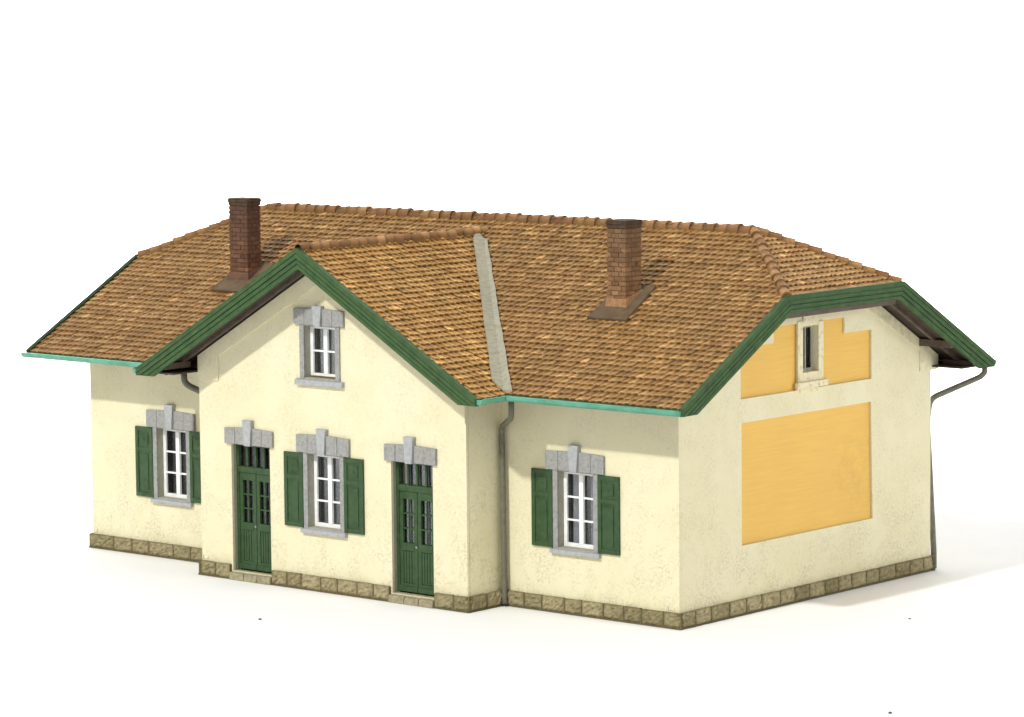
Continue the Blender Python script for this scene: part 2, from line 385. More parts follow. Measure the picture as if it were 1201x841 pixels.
# ------------------------------------------------------------------ roof
def plane_frame(o, u, v):
    o, u, v = Vector(o), Vector(u).normalized(), Vector(v).normalized(); return o, u, v, u.cross(v).normalized()
TW, TL = .153, .159
def tiles(mb, o, u, v, n, width, length, keep=None, light=0):
    """courses of rounded, lightly rolled tiles; v runs from the top line down to the eave"""
    rows = int(math.ceil(length / TL)); cols = int(math.ceil(width / TW)) + 2
    us = np.linspace(-.5, .5, 6)
    for r in range(rows):
        vend = length - r * TL
        vstart = vend - TL * 1.16
        off = (.5 if r % 2 else 0) * TW + random.uniform(-.022, .022)
        rowt = random.uniform(-.07, .07); rowh = random.uniform(-.003, .003); rowv = random.uniform(-.008, .008)
        for c in range(-1, cols):
            uc = c * TW + off
            if uc < -TW or uc > width + TW: continue
            if keep and not keep(o + u * uc + v * (vend - TL / 2)): continue
            tin = min(1, max(0, random.gauss(.44, .19) + rowt + (.35 if random.random() < .012 else 0) + light))
            dh = random.uniform(-.004, .008) + rowh; rot = random.uniform(-.035, .035); dv = random.uniform(-.010, .010) + rowv
            vs = []; tt = []
            for j, (fv, hh) in enumerate(((0, .006), (.55, .026), (1, .044))):
                for k, a in enumerate(us):
                    roll = .0105 * math.sin(2 * math.pi * (a + .06)) + .004 * math.cos(2 * math.pi * a)
                    ve = vstart + (vend - vstart) * fv + dv
                    if j == 2: ve += TL * (.05 - .80 * abs(a) ** 3 - .08 * a)
                    uu = uc + a * (TW - .004) + rot * (ve - vend)
                    vs.append(o + u * uu + v * ve + n * (hh + roll + dh))
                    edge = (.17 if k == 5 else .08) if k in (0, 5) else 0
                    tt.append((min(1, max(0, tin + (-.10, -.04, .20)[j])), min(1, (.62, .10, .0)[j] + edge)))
            for k, a in enumerate(us):     # lower lip
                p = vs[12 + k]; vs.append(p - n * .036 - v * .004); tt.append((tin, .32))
            fs = [(j * 6 + k, j * 6 + k + 1, (j + 1) * 6 + k + 1, (j + 1) * 6 + k) for j in range(3) for k in range(5)]
            mb.add(vs, fs, tt)
    return mb
def ridge(mb, p0, p1, up, half=.125, step=.29, spread=.5, rise=.06, light=0):
    p0, p1, up = Vector(p0), Vector(p1), Vector(up).normalized(); d = p1 - p0; Ln = d.length; d.normalize(); s = d.cross(up).normalized(); up = s.cross(d)
    n = max(1, round(Ln / step)); st = Ln / n
    for i in range(n):
        tin = min(1, max(0, random.gauss(.45 + light, .2))); jh = random.uniform(-.012, .012); js = random.uniform(-.016, .016); tw = random.uniform(-.02, .02)
        vs = []; tt = []
        for q, sc in ((-.03, .86), (.5, .95), (.96, 1.05), (1.0, 1.02)):
            for k in range(-1, 10):
                a = math.pi * min(8, max(0, k)) / 8
                c = p0 + d * (st * (i + q))
                r = half * sc
                vs.append(c + s * (r * math.cos(a) * 1.05 + js + tw * q) + up * (rise - .06 + r * 1.0 * math.sin(a) + jh + .012 * q - (.09 if k in (-1, 9) else 0))); tt.append((tin, .95 if (q < 0) else (.7 if k in (-1, 9) else .45 if k in (0, 8) else (.2 if k in (1, 7) else 0))))
        for k in range(-1, 10):
            a = math.pi * min(8, max(0, k)) / 8; c = p0 + d * (st * (i + 1.0)); r = half * .78
            vs.append(c + s * (r * math.cos(a) + js + tw) + up * (rise - .06 + r * math.sin(a) + jh - (.09 if k in (-1, 9) else 0))); tt.append((tin, 1))
        fs = [(j * 11 + k, j * 11 + k + 1, (j + 1) * 11 + k + 1, (j + 1) * 11 + k) for j in range(4) for k in range(10)] + [tuple(range(44, 55))]
        mb.add(vs, fs, tt)
    return mb

XL, XR = -L - OE, OE
gz = lambda x: ZC - SG * abs(x - MX)
mz = lambda y: ZE + S * (y + OV)
lenm = math.hypot(D / 2 + OV, ZR - ZE)
IN = .03                                          # tiles stop just inside the rake boards
# base boards (thin, under the tiles)
def sheet(mb, pts, nrm, o0, o1):
    n = Vector(nrm).normalized(); k = len(pts); P = [Vector(p) for p in pts]
    vs = [p + n * o0 for p in P] + [p + n * o1 for p in P]
    fs = [tuple(range(k)), tuple(reversed(range(k, 2 * k)))] + [(i, (i + 1) % k, k + (i + 1) % k, k + i) for i in range(k)]
    return mb.add(vs, fs)
F_pts = [(XL, -OV, ZE), (XR, -OV, ZE), (XR, YH, ZH), (XR - HR, D / 2, ZR), (XL + HR, D / 2, ZR), (XL, YH, ZH)]
B_pts = [(x, D - y, z) for x, y, z in F_pts]
H_R = [(XR, YH, ZH), (XR, D - YH, ZH), (XR - HR, D / 2, ZR)]
H_L = [(XL, YH, ZH), (XL, D - YH, ZH), (XL + HR, D / 2, ZR)]
nF, nB, nHR, nHL = (0, -S, 1), (0, S, 1), (HS, 0, 1), (-HS, 0, 1)
# main front slope, split by the cross gable into two tile runs with a cut along each valley
oF, uF, vF, nFv = plane_frame((XL, D / 2, ZR), (1, 0, 0), (0, -1, -S))
if nFv.z < 0: nFv = -nFv
hipn = lambda a, b_: Vector((Vector(b_) - Vector(a)).to_2d().orthogonal().to_3d())
def cut_line(a, b_, inside):            # vertical plane through a-b that keeps the side of 'inside'
    d = Vector((b_[0] - a[0], b_[1] - a[1], 0)); n = Vector((d.y, -d.x, 0)).normalized()
    if n.dot(Vector(inside) - Vector(a)) > 0: n = -n
    return (Vector(a), n)
roof = None
apexb = (MX, YC, ZC); vR = (MX + XV, -OV, ZE); vL = (MX - XV, -OV, ZE)
off = .16
roof_mb = MB()
def add_cut(dst, mb, cuts):             # clip a tile run and append it
    me = bpy.data.meshes.new('tmp'); me.from_pydata(mb.v, [], mb.f)
    at = me.attributes.new('tint', 'FLOAT_COLOR', 'POINT'); at.data.foreach_set('color', np.array([(a, b_, 0, 1) for a, b_ in mb.t], dtype=np.float32).ravel())
    bm = bmesh.new(); bm.from_mesh(me)
    for co, no in cuts:
        bmesh.ops.bisect_plane(bm, geom=bm.verts[:] + bm.edges[:] + bm.faces[:], dist=1e-5, plane_co=co, plane_no=no, clear_outer=True)
    lay = bm.verts.layers.float_color['tint']; bm.verts.index_update()
    dst.add([v.co[:] for v in bm.verts], [tuple(v.index for v in f.verts) for f in bm.faces], [(v[lay][0], v[lay][1]) for v in bm.verts])
    bm.free(); bpy.data.meshes.remove(me)
Wd = XR - XL
keepF = lambda s: (lambda p: (p.x - MX) * s >= -.1 and not (gz(p.x) > mz(p.y) + .14))
rakeR = (Vector((XR - IN, 0, 0)), Vector((1, 0, 0))); rakeL = (Vector((XL + IN, 0, 0)), Vector((-1, 0, 0)))
hipFR = cut_line((XR, YH, 0), (XR - HR, D / 2, 0), (-4, 0, 0)); hipFL = cut_line((XL, YH, 0), (XL + HR, D / 2, 0), (-10, 0, 0))
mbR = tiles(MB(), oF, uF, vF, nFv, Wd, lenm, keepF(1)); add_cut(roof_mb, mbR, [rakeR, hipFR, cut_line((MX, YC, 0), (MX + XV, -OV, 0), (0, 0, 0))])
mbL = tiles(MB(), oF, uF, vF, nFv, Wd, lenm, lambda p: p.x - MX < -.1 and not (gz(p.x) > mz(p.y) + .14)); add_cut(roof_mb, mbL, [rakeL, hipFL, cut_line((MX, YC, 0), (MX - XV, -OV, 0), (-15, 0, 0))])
# rear slope
oB, uB, vB, nBv = plane_frame((XR, D / 2, ZR), (-1, 0, 0), (0, 1, -S))
if nBv.z < 0: nBv = -nBv
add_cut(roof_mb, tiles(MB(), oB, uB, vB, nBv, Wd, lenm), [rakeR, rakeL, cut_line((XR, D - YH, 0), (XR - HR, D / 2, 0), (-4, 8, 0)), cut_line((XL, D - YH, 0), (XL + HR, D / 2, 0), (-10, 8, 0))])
# half hips
hw = D - 2 * YH; lh = math.hypot(HR, ZR - ZH)
oH, uH, vH, nHv = plane_frame((XR - HR, YH, ZR), (0, 1, 0), (1, 0, -HS))
if nHv.z < 0: nHv = -nHv
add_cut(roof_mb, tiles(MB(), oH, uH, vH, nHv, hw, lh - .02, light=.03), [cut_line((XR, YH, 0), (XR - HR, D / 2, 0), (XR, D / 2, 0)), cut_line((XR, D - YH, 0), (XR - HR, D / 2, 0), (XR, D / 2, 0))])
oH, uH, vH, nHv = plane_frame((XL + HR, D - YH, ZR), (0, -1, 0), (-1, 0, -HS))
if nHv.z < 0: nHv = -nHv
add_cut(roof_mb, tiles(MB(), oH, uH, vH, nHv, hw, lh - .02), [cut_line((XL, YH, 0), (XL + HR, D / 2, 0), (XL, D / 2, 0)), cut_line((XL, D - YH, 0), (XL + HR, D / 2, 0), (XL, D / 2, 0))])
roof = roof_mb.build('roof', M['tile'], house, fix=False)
brd = MB()
for pts, n in ((F_pts, nF), (B_pts, nB), (H_R, nHR), (H_L, nHL)): sheet(brd, pts, n, -.02, .004)
brd.build('roof_board', M['under'], roof)
mr = MB(); ridge(mr, (XL + HR, D / 2, ZR + .0), (XR - HR, D / 2, ZR + .0), (0, 0, 1), .112, .29)
mr.build('ridge_cap', M['ridge'], roof, fix=False, smooth=False)
for (sx, hx) in ((XR, XR - HR), (XL, XL + HR)):
    for yy in (YH, D - YH):
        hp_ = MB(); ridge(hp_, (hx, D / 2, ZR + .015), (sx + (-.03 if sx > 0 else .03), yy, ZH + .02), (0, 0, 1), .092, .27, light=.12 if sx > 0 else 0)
        hp_.build('hip_cap', M['ridge'], roof, fix=False)
# cross gable roof
YG = -PR - OG
lg = math.hypot(GW, ZC - ZG)
groof_mb = MB()
gl_ = YC - YG
keepG = lambda p: gz(p.x) > mz(p.y) - .16 or p.y < -OV
oG, uG, vG, nG = plane_frame((MX, YC, ZC), (0, -1, 0), (1, 0, -SG))
if nG.z < 0: nG = -nG
rakeG = (Vector((0, YG + IN, 0)), Vector((0, -1, 0)))
# right slope: a cut along the valley for the part behind the main eave
def valley_cut(mb, sgn):
    add_cut(groof_mb, mb, [rakeG, cut_line((MX, YC, 0), (MX + sgn * XV, -OV, 0), (MX, -1, 0))])
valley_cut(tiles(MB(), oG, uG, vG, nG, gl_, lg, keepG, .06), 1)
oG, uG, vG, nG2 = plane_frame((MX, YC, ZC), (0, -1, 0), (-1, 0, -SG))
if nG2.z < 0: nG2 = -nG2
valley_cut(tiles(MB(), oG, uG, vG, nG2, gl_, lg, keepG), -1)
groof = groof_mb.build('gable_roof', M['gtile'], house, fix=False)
gb = MB()
for s in (1, -1):
    sheet(gb, [(MX, YG, ZC), (MX + s * GW, YG, ZG), (MX + s * GW, -OV, ZG), (MX + s * XV, -OV, ZE), (MX, YC, ZC)], (s * SG, 0, 1), -.02, .004)
gb.build('roof_board', M['under'], groof)
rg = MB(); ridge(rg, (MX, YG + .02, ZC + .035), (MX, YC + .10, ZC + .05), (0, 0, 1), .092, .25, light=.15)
rg.build('ridge_cap', M['ridge'], groof, fix=False)
# painted paper strip in the valley
def strip(sgn):
    mb = MB(); a = Vector((MX, YC, ZC)); b_ = Vector((MX + sgn * XV, -OV, ZE)); n = 26
    nm = Vector(nF).normalized(); ng = Vector((sgn * SG, 0, 1)).normalized()
    vs = []
    for i in range(n + 1):
        t = .05 + i / n * .94; c = a.lerp(b_, t)
        w = .10 + .12 * t + random.uniform(-.012, .012); wg = min(.36 - .03 * t, XV * t - .07) + random.uniform(-.012, .012)
        vs += [c + Vector((sgn * w, 0, 0)) + nm * .075, c + Vector((sgn * .02, 0, 0)) + nm * .070, c - Vector((sgn * wg, 0, 0)) - Vector((0, 0, -wg * SG)) + ng * .075]
    k = len(vs); vs2 = [v - Vector((0, 0, .035)) for v in vs]
    fs = [(3 * i + j, 3 * i + j + 1, 3 * i + j + 4, 3 * i + j + 3) for i in range(n) for j in range(2)]
    fs += [tuple(k + q for q in reversed(f)) for f in fs]
    for i in range(n): fs += [(3 * i, 3 * i + 3, k + 3 * i + 3, k + 3 * i), (3 * i + 2, 3 * i + 5, k + 3 * i + 5, k + 3 * i + 2)]
    fs += [(0, 1, k + 1, k), (1, 2, k + 2, k + 1), (3 * n, 3 * n + 1, k + 3 * n + 1, k + 3 * n), (3 * n + 1, 3 * n + 2, k + 3 * n + 2, k + 3 * n + 1)]
    mb.add(vs + vs2, fs); return mb
for s in (1, -1): strip(s).build('valley_strip', M['valley'], groof)

# ------------------------------------------------------------------ rake boards: stepped green mouldings
def offset_poly(p, d):                  # polyline in 2D, offset to its right-hand (lower) side, mitred, square ends
    out = []
    for i, q in enumerate(p):
        q = Vector(q); ns = []
        if i: e = (q - Vector(p[i - 1])).normalized(); ns.append(Vector((e.y, -e.x)))
        if i < len(p) - 1: e = (Vector(p[i + 1]) - q).normalized(); ns.append(Vector((e.y, -e.x)))
        if len(ns) == 1: out.append(q + ns[0] * d)
        else:
            b_ = (ns[0] + ns[1]).normalized(); out.append(q + b_ * (d / b_.dot(ns[0])))
    return out
def clip(poly, ax, lim, sgn):            # keep sgn*(p[ax]-lim) >= 0
    out = []
    for i, p in enumerate(poly):
        q = poly[(i + 1) % len(poly)]; dp, dq = sgn * (p[ax] - lim), sgn * (q[ax] - lim)
        if dp >= 0: out.append(p)
        if dp * dq < 0: t = dp / (dp - dq); out.append(p + (q - p) * t)
    return out
def moulding(path, f, up=.05):                  # f(u, v, out)->3D; feet cut level and plumb like the model's
    mb = MB(); u0, u1 = path[0][0] - .045, path[-1][0] + .045; zc = path[0][1] - .105
    P = [Vector(p) for p in path]
    P[0] = P[0] + (P[0] - P[1]).normalized() * .4; P[-1] = P[-1] + (P[-1] - P[-2]).normalized() * .4
    for d0, d1, ou in ((-up, .030, .052), (.030, .052, .034), (.052, .118, .044), (.118, .140, .012), (.140, .205, .030), (.205, .222, .004), (.222, .290, .018)):
        a, b_ = offset_poly(P, d0), offset_poly(P, d1 - .0012)
        for i in range(len(P) - 1):
            q = [a[i], a[i + 1], b_[i + 1], b_[i]]
            for ax, lim, sg in ((1, zc, 1), (0, u0, 1), (0, u1, -1)):
                if len(q) > 2: q = clip(q, ax, lim, sg)
            if len(q) > 2: mb.prism([(p.x, p.y) for p in q], f, -.055, ou)
    return mb
endpath = [(-OV, ZE), (YH, ZH), (D - YH, ZH), (D + OV, ZE)]
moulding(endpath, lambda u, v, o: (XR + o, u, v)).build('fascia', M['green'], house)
moulding(endpath, lambda u, v, o: (XL - o, u, v), .07).build('fascia', M['green_shaded'], house)  # far left rake, its shade carried by the darker green
moulding([(MX - GW, ZG), (MX, ZC), (MX + GW, ZG)], lambda u, v, o: (u, YG - o, v)).build('fascia', M['green'], house)
# soffit boards below the roof and the beams that carry the overhangs
so = MB()
for pts, n in ((F_pts, nF), (B_pts, nB)):
    cy = lambda y, z: (y, z) if -OV + .26 <= y <= D + OV - .26 else ((-OV + .26, z + .26 * S) if y < 0 else (D + OV - .26, z + .26 * S)); P2 = [(min(max(x, XL + .06), XR - .06), *cy(y, z)) for x, y, z in pts]; sheet(so, P2, n, -.17, -.14)
for s in (1, -1):
    sheet(so, [(MX, YG + .06, ZC), (MX + s * (GW - .27), YG + .06, ZG + .27 * SG), (MX + s * (GW - .27), -OV, ZG + .27 * SG), (MX + s * 1.0, YC - 1.6, ZC - SG)], (s * SG, 0, 1), -.17, -.14)
so.build('soffit', M['soffit'], house)
def beam(x0, x1, y0, y1, z0, z1): MB().box(x0, x1, y0, y1, z0, z1).build('beam', M['beam'], house, .006)
for (x0, x1) in ((.004, OE - .056), (XL + .056, -L - .004)):
    for y in (.32, D - .32 - .12):
        zt = ZE + S * (min(y, D - y - .12) + OV) - .185; beam(x0, x1, y, y + .12, zt - .14, zt)
    for y in (D + .40,): 
        zt = ZE + S * (OV - .52) - .185; beam(x0, x1, y, y + .12, zt - .09, zt)
for s in (1, -1):
    for q in ((3.70,) if s < 0 else ()):
        x = MX + s * q; zt = ZC - SG * (q + .06) - .185
        beam(x - .06, x + .06, YG + .058, -PR - .036, zt - .12, zt)
# half-hip beam behind the fascia at each end
for x in (OE - .22, XL + .10):
    beam(x, x + .12, YH + .06, D - YH - .06, ZH - .39, ZH - .22)
#                             # slender rafters close to the walls, following the rakes
def bar(p, q, nrm, wdir, w, h0, h1):
    p, q, n, wd = Vector(p), Vector(q), Vector(nrm).normalized(), Vector(wdir)
    MB().hexa([p + n * h0, q + n * h0, q + n * h0 + wd * w, p + n * h0 + wd * w, p + n * h1, q + n * h1, q + n * h1 + wd * w, p + n * h1 + wd * w]).build('rafter', M['beam'], house)
for s in (1, -1):
    bar((MX + s * .08, -PR - .26, ZC - SG * .08), (MX + s * (GW - .1), -PR - .26, ZG + SG * .1), (s * SG, 0, 1), (0, 1, 0), .07, -.23, -.172)
bar((.30, YH, ZH), (.30, -OV + .1, ZE + S * .1), nF, (1, 0, 0), .07, -.23, -.172)
bar((.30, D - YH, ZH), (.30, D + OV - .1, ZE + S * .1), nB, (1, 0, 0), .07, -.23, -.172)
eb = MB()                               # flat eave boards between wall and gutter
zb = ZE - .045
eb.box(-A + .004, -.004, -OV + .03, -.004, zb - .03, zb); eb.box(XL + .08, -B - .004, -OV + .03, -.004, zb - .03, zb)
eb.box(XL + .08, OE - .08, D + .004, D + OV - .03, zb - .03, zb)
eb.box(MX - GW + .03, -B - .004, YG + .08, -OV + .027, zb - .03, zb)
eb.build('eave_board', M['soffit'], house)

# ------------------------------------------------------------------ gutters and pipes
def gutter(p, q, out):
    p, q, o = Vector(p), Vector(q), Vector(out); mb = MB(); up = Vector((0, 0, 1)); n = 12
    r = .100; rings = []
    prof = []
    for k in range(n + 1):
        a = math.pi * k / n; prof.append((-math.cos(a) * r, -math.sin(a) * r * .95))
    prof += [(r + .006, .014), (r - .014, .018)]
    for k in range(n, -1, -1):
        a = math.pi * k / n; prof.append((-math.cos(a) * (r - .016), -math.sin(a) * (r * .95 - .016)))
    k = len(prof)
    vs = [c + o * a + up * b_ for c in (p, q) for a, b_ in prof]
    fs = [(i, (i + 1) % k, k + (i + 1) % k, k + i) for i in range(k)] + [tuple(reversed(range(k))), tuple(range(k, 2 * k))]
    # half-round stop ends
    for base, d in ((p, (p - q).normalized()), (q, (q - p).normalized())):
        e = [base + o * (-math.cos(math.pi * i / n) * r) + up * (-math.sin(math.pi * i / n) * r * .95) for i in range(n + 1)]
        o0 = len(vs); vs += e + [x + d * .012 for x in e]; m_ = n + 1
        fs += [tuple(o0 + i for i in range(m_)), tuple(o0 + m_ + i for i in reversed(range(m_)))] + [(o0 + i, o0 + (i + 1) % m_, o0 + m_ + (i + 1) % m_, o0 + m_ + i) for i in range(m_)]
    return mb.add(vs, fs)
zgut = ZE - .005
gutter((MX + GW + .10, -OV - .100, zgut), (XR - .02, -OV - .100, zgut), (0, -1, 0)).build('gutter', M['gutter'], house, smooth=False)
gutter((XL - .03, -OV - .100, zgut), (MX - GW - .10, -OV - .100, zgut), (0, -1, 0)).build('gutter', M['gutter'], house)
gutter((XR - .02, D + OV + .100, zgut), (XL + .02, D + OV + .100, zgut), (0, 1, 0)).build('gutter', M['gutter'], house)
gutter((MX + GW + .075, YG + .01, zgut), (MX + GW + .075, -OV - .06, zgut), (1, 0, 0)).build('gutter', M['gutter'], house)
gutter((MX - GW - .075, -OV - .06, zgut), (MX - GW - .075, YG + .01, zgut), (-1, 0, 0)).build('gutter', M['gutter'], house)
MB().tube(bez([(-3.13, -.90, 3.98), (-3.15, -.88, 3.66), (-4.03, -.13, 3.36), (-4.03, -.12, 2.9), (-4.01, -.115, .30), (-4.0, -.12, .05)]), .054, 12).build('downpipe', M['pipe'], house, smooth=True)
MB().tube(bez([(-11.62, -.86, 3.96), (-11.62, -.86, 3.72), (-11.17, -.5, 3.45), (-11.15, -.45, 3.1), (-11.15, -.45, .3), (-11.15, -.45, .05)]), .062, 12).build('downpipe', M['pipe'], house, smooth=True)
MB().tube(bez([(.62, D + OV + .04, 3.98), (.62, D + OV + .04, 3.80), (-.12, D + .16, 3.36), (-.14, D + .10, 2.9), (-.02, D + .16, .30), (-.02, D + .16, .02)]), .058, 12).build('downpipe', M['pipe'], house, smooth=True)

# ------------------------------------------------------------------ chimneys
def chimney(x0, x1, y0, y1, ztop, mat, foot, capz):
    roofz = lambda y: ZE + S * (y + OV)
    mb = MB(); h = .0885; z = roofz(y0) - .05; k = 0
    g = .006; th = .10
    zc = ztop - capz
    mb.box(x0 + .014, x1 - .014, y0 + .014, y1 - .014, z, ztop - .02, (.1, .8))
    z0 = z
    def brick(a, b_, c, d, z, o):
        mb.hexa([(a, c, z), (b_, c, z), (b_, d, z), (a, d, z), (a, c, z + h - .012), (b_, c, z + h - .012), (b_, d, z + h - .012), (a, d, z + h - .012)], (min(1, max(0, random.gauss(.5, .25))), random.choice((0, 0, .1, .25))))
    n = int((zc - z) / h)
    for k in range(n + 1):
        zz = zc - (k + 1) * h
        j = lambda: random.uniform(-.007, .007)
        e = .0
        sx = x0 + (x1 - x0) * (.62 if k % 2 else .38); sy = y0 + (y1 - y0) * (.60 if k % 2 else .40)
        # front and back
        for yy0, yy1 in ((y0, y0 + th), (y1 - th, y1)):
            a0 = x0 + (th if k % 2 else 0); a1 = x1 - (0 if k % 2 else th)
            q = j(); brick(a0 + g + (j() if not k % 2 else 0), sx - g, yy0 + q * (yy0 == y0), yy1 + q * (yy1 == y1), zz, 0)
            q = j(); brick(sx + g, a1 - g + (j() if k % 2 else 0), yy0 + q * (yy0 == y0), yy1 + q * (yy1 == y1), zz, 0)
        for xx0, xx1, lo in ((x0, x0 + th, not k % 2), (x1 - th, x1, k % 2)):
            b0 = y0 + (th + g if lo else 0); b1 = y1 - (th + g if lo else 0)
            q = j(); brick(xx0 + q * (xx0 == x0), xx1 + q * (xx1 == x1), b0 + j() * .6, sy - g, zz, 0)
            q = j(); brick(xx0 + q * (xx0 == x0), xx1 + q * (xx1 == x1), sy + g, b1, zz, 0)
    ch = mb.build('chimney', mat, house, .004)
    cp = MB()
    cp.box(x0 - .008, x1 + .008, y0 - .008, y1 + .008, zc, zc + capz * .45); cp.box(x0 - .020, x1 + .020, y0 - .020, y1 + .020, zc + capz * .46, ztop - .03)
    cp.box(x0 - .012, x1 + .012, y0 - .012, y1 + .012, ztop - .029, ztop)
    cp.build('cap', M['soot'], ch, .008)
    # flared footing, following the slope
    ft = MB(); e = .045; hh = .19
    lo = [(x0 - e, y0 - e), (x1 + e, y0 - e), (x1 + e, y1 + e), (x0 - e, y1 + e)]; hi = [(x0 - .014, y0 - .014), (x1 + .014, y0 - .014), (x1 + .014, y1 + .014), (x0 - .014, y1 + .014)]
    ft.hexa([(a, c, roofz(c) - .02) for a, c in lo] + [(a, c, max(roofz(y0) + hh + .03, roofz(c) + .10)) for a, c in hi])
    ft.build('footing', foot, ch, .008)
    fl = MB(); sheet(fl, [(x0 - .20, y0 - .32, roofz(y0 - .32)), (x1 + .27, y0 - .32, roofz(y0 - .32)), (x1 + .21, y1 + .20, roofz(y1 + .20)), (x0 - .16, y1 + .20, roofz(y1 + .20))], nF, .03, .082)
    fl.build('flashing', M['flash'], ch, .006)
chimney(-2.847, -2.405, 1.535, 2.005, 7.135, M['brick_r'], M['foot_r'], .15)
chimney(-12.745, -12.225, 1.58, 1.97, 7.215, M['brick_l'], M['foot_l'], .15)

# ------------------------------------------------------------------ windows and doors of the street side
def lintel_parts(par, cx, yw, hw, z0, z1, kz):
    lm = MB(); q = .004
    xs = [-hw, -hw * .56, -.10, .10, hw * .56, hw]
    for i in range(5):
        if i == 2: continue
        a, b_ = xs[i], xs[i + 1]; t0, t1 = z1 - .03 * abs(a) / hw, z1 - .03 * abs(b_) / hw
        d = .062 + random.uniform(-.006, .006)
        lm.hexa([(cx + a + q, yw - d, z0), (cx + b_ - q, yw - d, z0), (cx + b_ - q, yw - .001, z0), (cx + a + q, yw - .001, z0),
                 (cx + a + q, yw - d, t0), (cx + b_ - q, yw - d, t1), (cx + b_ - q, yw - .001, t1), (cx + a + q, yw - .001, t0)])
    lm.box(cx - hw + .02, cx + hw - .02, yw - .045, yw - .002, z0 + .008, z1 - .045)
    lm.build('lintel', M['stone'], par, .008)
    d = .105
    MB().hexa([(cx - .082, yw - d, z0 - .012), (cx + .082, yw - d, z0 - .012), (cx + .082, yw - .003, z0 - .012), (cx - .082, yw - .003, z0 - .012),
               (cx - .122, yw - d, kz), (cx + .122, yw - d, kz), (cx + .122, yw - .003, kz), (cx - .122, yw - .003, kz)]).build('keystone', M['key'], par, .008)
def window(cx, yw, z0, z1, hw, rows, lint, sill, shutters, ho=.40):
    """z0..z1 opening, hw outer half width of the stone surround"""
    r = .15                                      # frame set back
    w = MB(); jw = .115; ho = hw - jw
    for a, b_ in ((-hw, -ho), (ho, hw)): w.box(cx + a, cx + b_, yw - .034, yw - .001, z0, z1)
    w.box(cx - ho, cx + ho, yw - .030, yw - .002, z1 - .03, z1)
    win = w.build('window', M['stone'], house, .006)
    rv = MB()
    for a, b_ in ((-hw + .03, -ho - .002), (ho + .002, hw - .03)): rv.box(cx + a, cx + b_, yw + .0, yw + r + .10, z0, z1)
    rv.box(cx - ho, cx + ho, yw - .0, yw + r + .10, z1 - .028, z1 + .02); rv.box(cx - ho, cx + ho, yw - .02, yw + r + .10, z0 - .02, z0 + .03)
    rv.build('reveal', M['reveal'], win)
    fm = MB(); st = .075; f0, f1 = yw + r, yw + r + .045; zb_, zt_ = z0 + .032, z1 - .03
    fm.box(cx - ho, cx - ho + st, f0, f1, zb_, zt_); fm.box(cx + ho - st, cx + ho, f0, f1, zb_, zt_)
    fm.box(cx - ho + st, cx + ho - st, f0 + .002, f1, zb_, zb_ + .075); fm.box(cx - ho + st, cx + ho - st, f0 + .002, f1, zt_ - .06, zt_)
    fm.box(cx - .05, cx + .05, f0 - .010, f1, zb_ + .075, zt_ - .06)
    for k in range(1, rows):
        zz = zb_ + .075 + (zt_ - zb_ - .135) * k / rows
        for a, b_ in ((-ho + st, -.05), (.05, ho - st)): fm.box(cx + a, cx + b_, f0 + .006, f1, zz - .017, zz + .017)
    fm.build('frame', M['white'], win, .004)
    MB().box(cx - ho + .02, cx + ho - .02, f1 + .004, f1 + .010, zb_ + .02, zt_ - .02).build('pane', M['glass'], win)
    cu = MB()  # folded grey panels behind the glass, one per casement
    for a, b_ in ((-ho + .10, -.10), (.10, ho - .02)):
        n = 6
        for i in range(n):
            x0 = a + (b_ - a) * i / n; x1 = a + (b_ - a) * (i + 1) / n
            y0 = yw + .30 + .012 * (i % 2); y1 = yw + .30 + .012 * ((i + 1) % 2)
            cu.hexa([(cx + x0, y0, zb_), (cx + x1, y1, zb_), (cx + x1, y1 + .01, zb_), (cx + x0, y0 + .01, zb_), (cx + x0, y0, zt_), (cx + x1, y1, zt_), (cx + x1, y1 + .01, zt_), (cx + x0, y0 + .01, zt_)])
    cu.build('grey_panel', M['grey_panel'], win)
    dk = MB(); dk.box(cx - hw - .3, cx + hw + .1, yw + .62, yw + .65, z0 - .2, z1 + .2); dk.build('backing', M['dark'], win)  # added dark board, painted as the shade inside the window
    lintel_parts(win, cx, yw, *lint)
    sw, sz0, sz1 = sill
    MB().hexa([(cx - sw, yw - .085, sz0), (cx + sw, yw - .085, sz0), (cx + sw, yw - .001, sz0 - .0), (cx - sw, yw - .001, sz0 - .0), (cx - sw, yw - .085, sz1 - .012), (cx + sw, yw - .085, sz1 - .012), (cx + sw, yw - .001, sz1 + .006), (cx - sw, yw - .001, sz1 + .006)]).build('sill', M['key'], win, .008)
    if shutters:
        for s in (-1, 1):
            sh = MB(); a, b_ = sorted((cx + s * .535, cx + s * 1.03)); y1 = yw - .004; zs0, zs1 = 1.205, 2.635
            sh.box(a, b_, y1 - .028, y1, zs0, zs1)
            st_ = .085
            sh.box(a, a + st_, y1 - .046, y1 - .0285, zs0, zs1); sh.box(b_ - st_, b_, y1 - .046, y1 - .0285, zs0, zs1)
            zmid = zs0 + .92
            for q0, q1 in ((zs0, zs0 + .09), (zmid, zmid + .09), (zs1 - .09, zs1)): sh.box(a + st_, b_ - st_, y1 - .045, y1 - .0285, q0, q1)
            sh.box(a + st_ + .045, b_ - st_ - .045, y1 - .042, y1 - .0285, zs0 + .14, zmid - .05)
            sh.box(a + st_ + .045, b_ - st_ - .045, y1 - .042, y1 - .0285, zmid + .14, zs1 - .14)
            c = (a + b_) / 2; z_ = zmid + .25
            sh.tube([(c, y1 - .0425, z_), (c, y1 - .052, z_)], .022, 10)
            sh.build('shutter', M['door_green'], win, .005)
    return win
for cx, yw in wins:
    window(cx, yw, 1.19, 2.66, .535, 3, (.69, 2.65, 3.02, 3.135), (.585, 1.11, 1.195), True)
